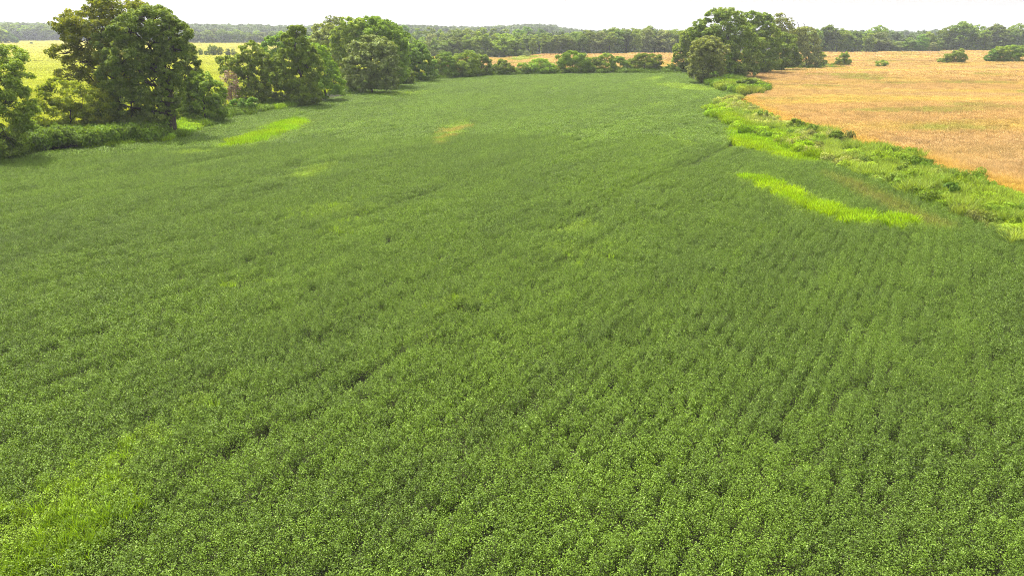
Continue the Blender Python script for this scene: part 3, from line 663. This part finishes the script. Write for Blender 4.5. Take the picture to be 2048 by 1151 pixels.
for bx, by, lbs, mt, lb, nm in [
    (878, 154, [(876, 128, 14, 13), (884, 143, 16, 11), (870, 142, 12, 12)], 'mid', "roundish bush just right of the light green pointed tree", "hedge_bush"),
    (896, 154, [(894, 112, 10, 6), (896, 122, 12, 9), (893, 136, 15, 14), (900, 148, 14, 8)], 'bright', "little tree with a flat pale top rising out of the hedge", "small_tree"),
    (930, 152, [(922, 122, 16, 12), (938, 120, 16, 12), (928, 136, 24, 14), (942, 140, 16, 12)], 'leafy', "wide pale topped bush right of the little flat topped tree", "hedge_bush"),
    (962, 150, [(966, 120, 10, 10), (958, 132, 12, 15), (972, 135, 10, 14)], 'mid', "upright brownish bush at the end of the taller hedge section", "hedge_bush"),
    (981, 148, [(982, 144, 8, 5), (976, 145, 6, 4)], 'bright', "very small bright bush between the taller and lower hedge sections", "hedge_bush"),
    (1003, 148, [(1002, 130, 12, 9), (996, 139, 14, 8), (1012, 138, 12, 9)], 'mid', "dark bush with one pointed top left of the brown weedy gap", "hedge_bush"),
    (1036, 147, [(1030, 142, 12, 5), (1048, 136, 12, 8)], 'mid', "low straggly bush before the brown weedy gap in the hedge", "hedge_bush"),
    (1082, 146, [(1080, 130, 18, 10), (1070, 138, 16, 8), (1096, 138, 16, 8), (1080, 138, 20, 8)], 'leafy', "broad tufted bush left of the biggest hedge bush", "hedge_bush"),
    (1145, 145, [(1146, 114, 18, 9), (1130, 122, 16, 12), (1162, 122, 16, 12), (1146, 132, 28, 13), (1124, 136, 12, 9), (1170, 136, 14, 9)], 'leafy', "biggest domed dark bush of the hedge", "hedge_bush"),
    (1196, 144, [(1194, 124, 10, 9), (1190, 134, 12, 10)], 'mid', "small dark bush directly right of the biggest hedge bush", "hedge_bush"),
    (1212, 144, [(1213, 118, 12, 9), (1214, 131, 14, 12), (1204, 136, 10, 8)], 'mid', "upright roundish bush second right of the biggest hedge bush", "hedge_bush"),
    (1238, 143, [(1240, 123, 12, 7), (1238, 133, 16, 9), (1252, 136, 10, 7)], 'bright', "low lighter green bush halfway between the two largest hedge bushes", "hedge_bush"),
    (1290, 142, [(1268, 128, 12, 10), (1284, 120, 16, 10), (1304, 120, 16, 10), (1290, 132, 26, 10), (1312, 132, 12, 9), (1270, 135, 12, 7)], 'leafy', "wide flat topped dark bush at the right end of the hedge", "hedge_bush"),
    (1110, 146, [(1108, 140, 10, 7), (1118, 142, 8, 5)], 'mid', "low bush filling the notch left of the biggest hedge bush", "hedge_bush"),
    (1062, 147, [(1058, 143, 9, 5), (1052, 144, 8, 4)], 'bright', "low pale bush at the left foot of the broad tufted bush", "hedge_bush"),
    (1180, 145, [(1180, 137, 9, 8)], 'mid', "low bush tucked against the right side of the biggest hedge bush", "hedge_bush"),
    (1226, 144, [(1227, 138, 9, 7)], 'mid', "low bush between the upright roundish bush and the lighter bush", "hedge_bush"),
    (1256, 143, [(1257, 136, 9, 8)], 'mid', "low bush at the left foot of the wide flat topped bush", "hedge_bush"),
    (912, 153, [(912, 138, 12, 14)], 'mid', "bush between the little flat topped tree and the wide pale bush", "hedge_bush"),
    (948, 151, [(949, 130, 12, 16), (948, 142, 12, 9)], 'mid', "bush between the wide pale topped bush and the upright brownish bush", "hedge_bush"),
    (1021, 148, [(1022, 141, 9, 7)], 'mid', "small dark bush right of the pointed dark bush", "hedge_bush"),
    (1341, 142, [(1342, 135, 8, 6)], 'mid', "tiny lone bush between the hedge and the large tree clump", "hedge_bush")]:
    lbs = [(q[0], q[1], q[2] * 1.15, q[3] * 1.18) for q in lbs]
    PT(nm, bx, by, lbs, mt, lb, "tree" if nm == "small_tree" else "bush", group=GH, Lp=1.1, clump=.36, dens=1.3)
GR = "trees of the large clump right of centre"
PT("oak_tree", 1366, 143, [(1385, 72, 26, 14), (1380, 90, 28, 22), (1362, 105, 18, 16), (1375, 120, 26, 20), (1358, 120, 14, 14), (1395, 100, 26, 24), (1390, 128, 26, 14)], 'dark', "left flank tree of the large clump, overhanging the hedge end", group=GR, Lp=1.7)
PT("oak_tree", 1405, 164, [(1420, 84, 22, 11), (1408, 97, 26, 17), (1435, 102, 24, 16), (1395, 116, 24, 18), (1425, 120, 28, 22), (1400, 140, 24, 18), (1385, 138, 12, 10), (1430, 140, 24, 18)], 'olive', "nearest rounded tree at the front left of the large clump, touching the crop", group=GR, Lp=1.7)
PT("oak_tree", 1462, 155, [(1430, 34, 24, 13), (1452, 26, 22, 11), (1400, 52, 16, 12), (1432, 52, 34, 22), (1468, 42, 24, 18), (1470, 70, 38, 26), (1490, 95, 34, 28), (1500, 122, 30, 24), (1475, 125, 32, 26), (1395, 68, 18, 14), (1445, 80, 34, 26), (1450, 110, 36, 28), (1495, 142, 24, 12), (1465, 145, 26, 14), (1415, 75, 28, 20)], 'dark', "tallest tree of the large clump with airy rounded top", group=GR, dens=1.1, clump=.22, Lp=1.7)
PT("small_tree", 1448, 158, [(1445, 120, 18, 12), (1455, 136, 20, 16), (1432, 140, 14, 14)], 'mid', "brighter green shrubby tree tucked in front of the tallest tree of the clump", group=GR, Lp=1.7)
PT("oak_tree", 1530, 145, [(1505, 36, 24, 12), (1528, 40, 18, 12), (1520, 58, 28, 20), (1540, 78, 24, 22), (1530, 102, 30, 24), (1525, 126, 34, 16), (1510, 85, 26, 24), (1512, 112, 28, 22)], 'dark', "second tallest tree, just right of the tallest one in the clump", group=GR, Lp=1.7)
PT("pale_tree", 1566, 139, [(1558, 38, 16, 8), (1565, 52, 20, 14), (1568, 72, 20, 20), (1555, 88, 20, 18)], 'olive', "thin topped pale tree in the right half of the clump", group=GR, dens=.6, wisp=.3, Lp=1.7)
PT("oak_tree", 1562, 141, [(1548, 98, 26, 18), (1572, 100, 24, 20), (1560, 120, 32, 18), (1582, 118, 22, 16), (1575, 80, 18, 14)], 'mid', "lower green tree under the pale thin topped one in the clump", group=GR, Lp=1.7)
PT("ivy_tree", 1612, 136, [(1594, 70, 16, 18), (1612, 72, 22, 18), (1620, 96, 20, 24), (1598, 98, 20, 24), (1606, 120, 26, 16), (1630, 118, 14, 16)], 'grey', "vine covered tree with bare snag tops at the right end of the clump", group=GR, dens=.85, Lp=1.7,
   bare=[(1606, 90, 1594, 44, .22), (1612, 90, 1607, 46, .25), (1606, 80, 1582, 50, .18)])
PT("small_tree", 1640, 134, [(1640, 118, 8, 12), (1643, 128, 9, 7)], 'dark', "small dark tree hugging the right foot of the large clump", group=GR, Lp=1.7)
PT("cone_tree", 1688, 131, [(1688, 111, 8, 7), (1686, 118, 11, 8), (1691, 120, 11, 8), (1688, 126, 15, 6)], 'leafy', "small triangular lone tree in the orange field right of the large clump", Lp=1.1, clump=.4, dens=1.3)
PT("shrub", 1669, 131, [(1668, 127, 4, 4)], 'mid', "tiny shrub between the large clump and the lone triangular tree", "shrub", Lp=1.1, clump=.4, dens=1.3)
PT("shrub", 1763, 133, [(1763, 127, 11, 6)], 'leafy', "small squat round bush alone in the orange field", "bush", Lp=1.1, clump=.4, dens=1.3)
PT("broad_bush", 1912, 126, [(1919, 108, 12, 9), (1914, 117, 18, 9), (1896, 116, 11, 8), (1888, 122, 11, 5)], 'mid', "grey bush with lower left lobe and left shadow in the orange field", "bush", Lp=1.1, clump=.36, dens=1.3)
for bx, lbs, lb in [(1986, [(1990, 109, 12, 10), (1981, 116, 11, 7)], "left end bush of the willow thicket at the right edge"), (2004, [(2004, 101, 13, 9), (2004, 113, 15, 10)], "first rounded bush of the willow thicket at the right edge"),
                    (2023, [(2023, 100, 14, 9), (2024, 112, 16, 11)], "middle rounded bush of the willow thicket at the right edge"), (2044, [(2042, 101, 14, 9), (2046, 112, 17, 11)], "last bush of the willow thicket, cut by the right edge of the photo")]:
    PT("willow_bush", bx, 123, lbs, 'bright' if bx < 1990 else 'leafy', lb, "bush", group="willow bushes of the thicket at the right edge", Lp=1.1, clump=.36, dens=1.4)
# shrubs standing on the bank and the field edge
for bx, by, lbs, mt, lb in [
    (1525, 238, [(1525, 228, 9, 9)], 'mid', "small upright dark shrub near the head of the weedy bank"), (1588, 256, [(1588, 246, 11, 10), (1580, 252, 9, 6)], 'mid', "largest dark green shrub on the weedy bank"),
    (1625, 264, [(1625, 257, 10, 8)], 'mid', "round shrub right of the largest shrub on the bank"), (1671, 278, [(1671, 270, 11, 8)], 'mid', "lowest and rightmost of the four round shrubs on the bank"),
    (1440, 160, [(1435, 152, 16, 8), (1455, 156, 14, 7)], 'bright', "bright mound of creeper at the corner of the large clump"), (1492, 178, [(1480, 170, 14, 8), (1498, 168, 18, 9), (1515, 176, 14, 8)], 'mid', "dense green shrub mound on the short weedy spur"),
    (475, 222, [(470, 210, 12, 9), (488, 208, 12, 9), (505, 205, 10, 8)], 'bright', "bright leafy mound on the field edge beneath the left trees"), (430, 232, [(425, 224, 18, 9), (400, 226, 16, 8)], 'bright', "long low bright bush left of the brighter leafy mound"),
    (500, 218, [(498, 213, 16, 6)], 'grey', "pale grey green low bush in front of the bright leafy mound"), (180, 282, [(150, 274, 22, 14), (185, 272, 22, 12), (115, 282, 20, 12)], 'mid', "tallest bramble mound below the yellow green tree"),
    (565, 205, [(560, 196, 12, 8), (575, 198, 10, 7)], 'mid', "dark low shrub left of the foot of the conical tree"), (1910, 385, [(1905, 374, 11, 7)], 'bright', "bright tangled shrub on the near end of the bank"),
    (1810, 340, [(1808, 331, 11, 7)], 'mid', "dark tangled shrub halfway along the near bank")]:
    PT("shrub", bx, by, lbs, mt, lb, "shrub", Lp=1.9 if by > 200 else 1.4, clump=.36, minz=.03)

# ------------------------------------------------------------------ distant trees: six kinds, copied
def proto(kind, seed, Ht=18.0, L=1.25):
    rng = np.random.default_rng(seed); lobes = []
    if kind == 'round':
        for k in range(8):
            a = rng.uniform(0, 6.28); z = rng.uniform(.3, .82); q = Ht * .20 * math.sin(math.pi * min(1, z + .08)); lobes.append(((q * math.cos(a), q * math.sin(a), Ht * z), (Ht * .21, Ht * .21, Ht * .16)))
        lobes.append(((0, 0, Ht * .8), (Ht * .2, Ht * .2, Ht * .17))); lobes.append(((0, 0, Ht * .2), (Ht * .24, Ht * .24, Ht * .17)))
    elif kind == 'oval':
        for z, r in ((.84, .13), (.68, .18), (.52, .21), (.36, .22), (.18, .21)): lobes.append(((rng.uniform(-.05, .05) * Ht, rng.uniform(-.05, .05) * Ht, Ht * z), (Ht * r, Ht * r, Ht * .14)))
        for k in range(4): a = rng.uniform(0, 6.28); lobes.append(((.12 * Ht * math.cos(a), .12 * Ht * math.sin(a), Ht * rng.uniform(.3, .75)), (Ht * .13, Ht * .13, Ht * .11)))
    else:
        for k in range(10): a = rng.uniform(0, 6.28); q = Ht * .28 * rng.uniform(.3, 1); lobes.append(((q * math.cos(a), q * math.sin(a), Ht * rng.uniform(.35, .82)), (Ht * .2, Ht * .2, Ht * .14)))
        lobes.append(((0, 0, Ht * .22), (Ht * .3, Ht * .3, Ht * .2)))
    return [(np.array(c), np.array(r)) for c, r in lobes], Ht
FAR = {}
mats6 = ['dark', 'mid', 'grey', 'leafy', 'dark', 'dark', 'mid', 'grey', 'bright']
for i, kd in enumerate(['round', 'oval', 'wide', 'round', 'oval', 'wide', 'oval', 'round', 'round']):
    lob, Ht = proto(kd, 500 + i); rng = np.random.default_rng(600 + i)
    C, Nn, Ls, Ws, T, CC = crown_data(lob, 1.0, rng, .8, .34, .12); k = C[:, 2] > .2
    cm = mesh_quads("far_crown", leaf_quads(C[k], Nn[k], Ls[k], Ws[k], rng), T[k], TM[mats6[i]])
    tb = [limb((0, 0, -.5), (0, 0, Ht * .6), .35, .12, rng, 4, .02)] + [limb((0, 0, Ht * .3), c, .14, .05, rng, 3) for c, r in lob[:5]]
    FAR[i] = (cm, wood_mesh("far_trunk", tb, M_bark), Ht, 1.0)
def far_tree(X, Y, topz, i, label, group, wfac, name="distant_tree"):
    Z = float(h(X, Y)); cm, tm, Ht, _ = FAR[i]; s = max(.15, (topz - Z) / Ht); root = bpy.data.objects.new(name, None); sc.collection.objects.link(root)
    root.location = (X, Y, Z); root.scale = (s * wfac, s * wfac, s); root.rotation_euler = (0, 0, frng.uniform(0, 6.28)); tag(root, label, "tree", group)
    for nm, me in (("crown", cm), ("trunk", tm)):
        o = bpy.data.objects.new(nm, me); sc.collection.objects.link(o); o.parent = root
frng = np.random.default_rng(77)
ORD = "first second third fourth fifth sixth seventh eighth ninth tenth eleventh twelfth thirteenth fourteenth fifteenth sixteenth seventeenth eighteenth nineteenth twentieth".split()
ORD += ["twenty-" + o for o in ORD[:9]] + ["thirtieth"] + ["thirty-" + o for o in ORD[:9]]
def far_line(x0, x1, stepp, basef, topf, label, group, kinds, jit=4, wf=(1.0, 1.35), yj=8):
    x = x0; cnt = 0
    while x < x1:
        by = float(np.interp(x, *basef)); tp = float(np.interp(x, *topf)) + frng.uniform(-.3, 1) * jit
        X, Y = G(x, by, 0.8); Y2 = float(Y) + frng.uniform(0, yj); X2 = float(X) * Y2 / float(Y); tz = float(VP(x, tp, Y2)[1])
        far_tree(X2, Y2, tz, int(frng.choice(kinds)), "%s from left among the %s" % (ORD[cnt], label), group, frng.uniform(*wf)); cnt += 1; x += stepp * frng.uniform(.7, 1.3)
def one(x, by, tp, i, label, group, wf=1.2):
    X, Y = G(x, by, 0.8); far_tree(float(X), float(Y), float(VP(x, tp, float(Y))[1]), i, label, group, wf)

# far wood behind the centre field, right part
far_line(1094, 1352, 17, ([1090, 1350], [108.5, 106]), ([1090, 1150, 1200, 1260, 1345, 1370], [68, 64, 62, 55, 57, 58]), "tall front trees of the dark central tree wall", "front trees of the dark wall behind the centre orange field", [0, 1, 4, 5, 7], 4)
far_line(1100, 1370, 19, ([1090, 1350], [103, 101]), ([1090, 1150, 1200, 1260, 1345, 1370], [64, 62, 58, 52, 54, 54]), "tree tops showing over the dark central tree wall", "second row of the dark wall behind the centre orange field", [0, 1, 4, 5], 5)
far_line(838, 1070, 18, ([800, 900, 1000, 1070], [111, 112, 113, 110]), ([820, 860, 900, 950, 1000, 1040, 1070], [86, 76, 72, 62, 70, 72, 78]), "mixed green trees edging the wood behind the hedge", "front trees of the mixed wood behind the hedge", [0, 1, 3, 5, 6, 7], 6)
far_line(800, 1085, 22, ([800, 1080], [104, 104]), ([800, 860, 905, 1000, 1080], [70, 66, 56, 58, 66]), "tree tops just above the edge of the mixed wood", "second row of the mixed wood behind the hedge", [1, 3, 4, 5, 6, 7], 8)
far_line(790, 1100, 24, ([780, 1100], [96, 97]), ([780, 830, 900, 1000, 1060, 1100], [48, 50, 56, 54, 54, 62]), "paler tree tops deep in the mixed wood", "third row of the mixed wood behind the hedge", [1, 3, 6, 7, 8], 6)
far_line(850, 1060, 15, ([840, 1060], [113.5, 113.5]), ([840, 1060], [100, 98]), "low bushy trees skirting the mixed wood", "low skirt trees of the mixed wood", [0, 3, 7], 4, (1.3, 1.7))
one(1010, 113, 66, 3, "round lighter crowned tree in front of the mixed wood, above the hedge", None, 1.4); one(1030, 112, 76, 6, "pointed pale tree right of the round lighter crowned tree", None, 1.0)
one(1088, 108, 70, 1, "slim tree at the gap between the mixed wood and the dark wall of trees", None, .8)
# far right line
RL = [(1650, 104, 50, 0, 1.3), (1672, 104, 55, 5, 1.1), (1690, 104, 61, 3, 1.2), (1708, 104, 62, 0, 1.2), (1745, 101, 48, 5, 1.1), (1758, 103, 63, 7, 1.6), (1733, 104, 66, 1, 1.3), (1795, 103, 82, 7, 1.4), (1815, 103, 74, 3, 1.3),
      (1838, 103, 69, 8, 1.3), (1852, 101, 64, 0, 1.3), (1878, 102, 76, 1, 1.2), (1893, 101, 50, 5, 1.1), (1916, 101, 43, 0, 1.35), (1942, 101, 47, 5, 1.2), (1966, 101, 58, 4, 1.2), (1985, 100, 48, 0, 1.3), (2008, 100, 58, 1, 1.1), (2032, 100, 44, 5, 1.1), (2056, 100, 52, 0, 1.1), (2080, 100, 54, 2, 1.1), (1625, 104, 58, 0, 1.1), (1780, 103, 84, 0, 1.5), (1865, 102, 84, 7, 1.5)]
RD = {1650: "tall round tree just right of the large clump on the far line", 1745: "tall dome behind two lower crowns on the far right line", 1758: "broad pale crown in front of the tall dome on the far right line", 1815: "low round tree before the hazy hill gap on the far line", 1838: "lighter green tree right of the hazy hill gap",
      1916: "tallest rounded tree of the far right line", 1942: "domed tree sharing the tallest group on the far right line, on its right side", 2032: "tall tree near the right edge on the far line"}
for x, by, tp, i, wf in RL: one(x, by, tp, i, RD.get(x, "grey green tree, %s from left in the line behind the right orange field" % ORD[sorted(q[0] for q in RL).index(x)]), "trees of the far right line", wf)
far_line(1600, 2110, 26, ([1600, 2110], [99, 97]), ([1600, 1700, 1770, 1800, 1850, 1900, 2110], [60, 66, 74, 86, 74, 60, 60]), "trees filling in behind the far right line", "second row of the far right line", [0, 1, 4, 5], 5)
# far left and behind
far_line(-60, 150, 15, ([-60, 150], [80.5, 80.5]), ([-60, 20, 60, 150], [46, 42, 48, 46]), "hazy front trees of the distant wood at far left", "front trees of the far left wood", [0, 3, 5, 7], 4, (1.2, 1.6), 20)
far_line(375, 570, 15, ([375, 570], [86, 86]), ([375, 450, 500, 570], [60, 58, 60, 62]), "hazy front trees of the distant wood beyond the meadow", "front trees of the wood beyond the meadow", [0, 3, 5, 7], 6, (1.2, 1.6), 20)
for x, tp, i in ((4, 52, 3), (18, 62, 8), (-14, 50, 0), (30, 72, 8)): one(x, 86, tp, i, {4: "rounded tree of the small copse at the far left edge", 18: "pale sloping tree of the small copse at the far left", -14: "darkest tree of the copse, cut by the left edge", 30: "lowest pale bush ending the copse at the far left"}[x], "trees of the far left copse", 1.4)
one(63, 88, 84.5, 0, "tiny dark bush alone in the far left meadow", None, 1.8)
for x, tp, i in ((402, 96, 4), (414, 101, 0), (424, 88, 4), (432, 90, 4), (442, 93, 4), (456, 97, 7), (468, 97, 7)):
    one(x, 110.5, tp, i, "%s bush from the left in the small clump in the middle of the meadow" % ORD[(402, 414, 424, 432, 442, 456, 468).index(x)], "bushes of the clump in the middle of the meadow", 1.2)
for x, by, tp in ((520, 120, 96), (535, 128, 98), (548, 140, 100)): one(x, by, tp, 7, "grey green tree, %s from the left half hidden behind the ragged left shoulder tree" % ORD[(520, 535, 548).index(x)], "half hidden trees behind the left edge", 1.1)
for x, by, tp in ((615, 130, 70), (640, 125, 62), (690, 122, 56), (720, 120, 55), (800, 118, 66), (820, 116, 70), (650, 118, 58)): one(x, by, tp, 3, "%s tree from the left behind the large rounded clump and conical trees" % ORD[sorted((615, 640, 690, 720, 800, 820, 650)).index(x)], "hidden trees behind the large rounded clump", 1.2)

# far-off woodland covering the hills
def woodland():
    ms = []
    for i in range(4):
        lob, Ht = proto(['round', 'oval', 'wide', 'round'][i], 800 + i); rng = np.random.default_rng(900 + i)
        C, Nn, Ls, Ws, T, CC = crown_data(lob, 1.7, rng, .8, .36, .1); k = C[:, 2] > 2
        ms.append(mesh_quads("woodland_crown_%d" % i, leaf_quads(C[k], Nn[k], Ls[k], Ws[k], rng), T[k], M_wood))
    c = coll_of("woodland_crowns", ms)
    X = []; Y = []
    for y in np.arange(1060, 1750, 16):
        xs = np.arange(-y * .85, y * .85, 12); X.append(xs + frng.uniform(-5, 5, len(xs))); Y.append(y + frng.uniform(-7, 7, len(xs)))
    # nearer belts: behind the centre and right tree lines
    for y0_, y1_, p0, p1 in ((560, 760, 640, 1400), (560, 700, 1560, 2150), (620, 1040, 1380, 1700)):
        for y in np.arange(y0_, y1_, 22):
            a = (p0 - 1024) / (F * cp) * y; b = (p1 - 1024) / (F * cp) * y; xs = np.arange(a, b, 15); X.append(xs + frng.uniform(-5, 5, len(xs))); Y.append(y + frng.uniform(-8, 8, len(xs)))
    X = np.concatenate(X); Y = np.concatenate(Y); n = len(X)
    px_, _, _ = proj(X, Y, 10.0); k = (px_ > -60) & (px_ < 2110); X, Y, px_ = X[k], Y[k], px_[k]; n = len(X)
    s = frng.uniform(.75, 1.1, n) * np.where(Y < 1050, .72, 1.0) * np.where((Y > 1050) & (px_ > 1110) , .8, 1)
    a = fbm(X / 120, Y / 120, 7)[:, None]
    col = (np.array([.05, .085, .022]) * (1 - a) + np.array([.10, .15, .04]) * a) * frng.uniform(.7, 1.35, n)[:, None]
    scatter_object("woodland", np.stack([X, Y, h(X, Y)], 1), np.stack([0 * X, 0 * X, frng.uniform(0, 6.28, n)], 1), np.stack([s * 1.1, s * 1.1, s], 1), frng.integers(0, 4, n), col, c, "hazy blue green woodland covering the distant low hills")
    print("woodland", n)
woodland()

# ------------------------------------------------------------------ haze
if HAZE > 0:
    x0, x1, y0, y1, z0, z1 = -4200, 4200, -60, 3600, -10, 75
    V = [(x, y, z) for x in (x0, x1) for y in (y0, y1) for z in (z0, z1)]
    me = bpy.data.meshes.new("haze"); me.from_pydata(V, [], [(0, 1, 3, 2), (4, 6, 7, 5), (0, 4, 5, 1), (2, 3, 7, 6), (0, 2, 6, 4), (1, 5, 7, 3)])
    o = bpy.data.objects.new("haze", me); sc.collection.objects.link(o); tag(o, kind="stuff", label="pale summer haze over the fields")
    m, nt, out = new_mat("haze"); v = N_(nt, "ShaderNodeVolumePrincipled"); v.inputs["Color"].default_value = (.88, .92, 1.0, 1)
    v.inputs["Density"].default_value = HAZE; v.inputs["Anisotropy"].default_value = 0.2; nt.links.new(v.outputs[0], out.inputs["Volume"]); me.materials.append(m)
print("done")
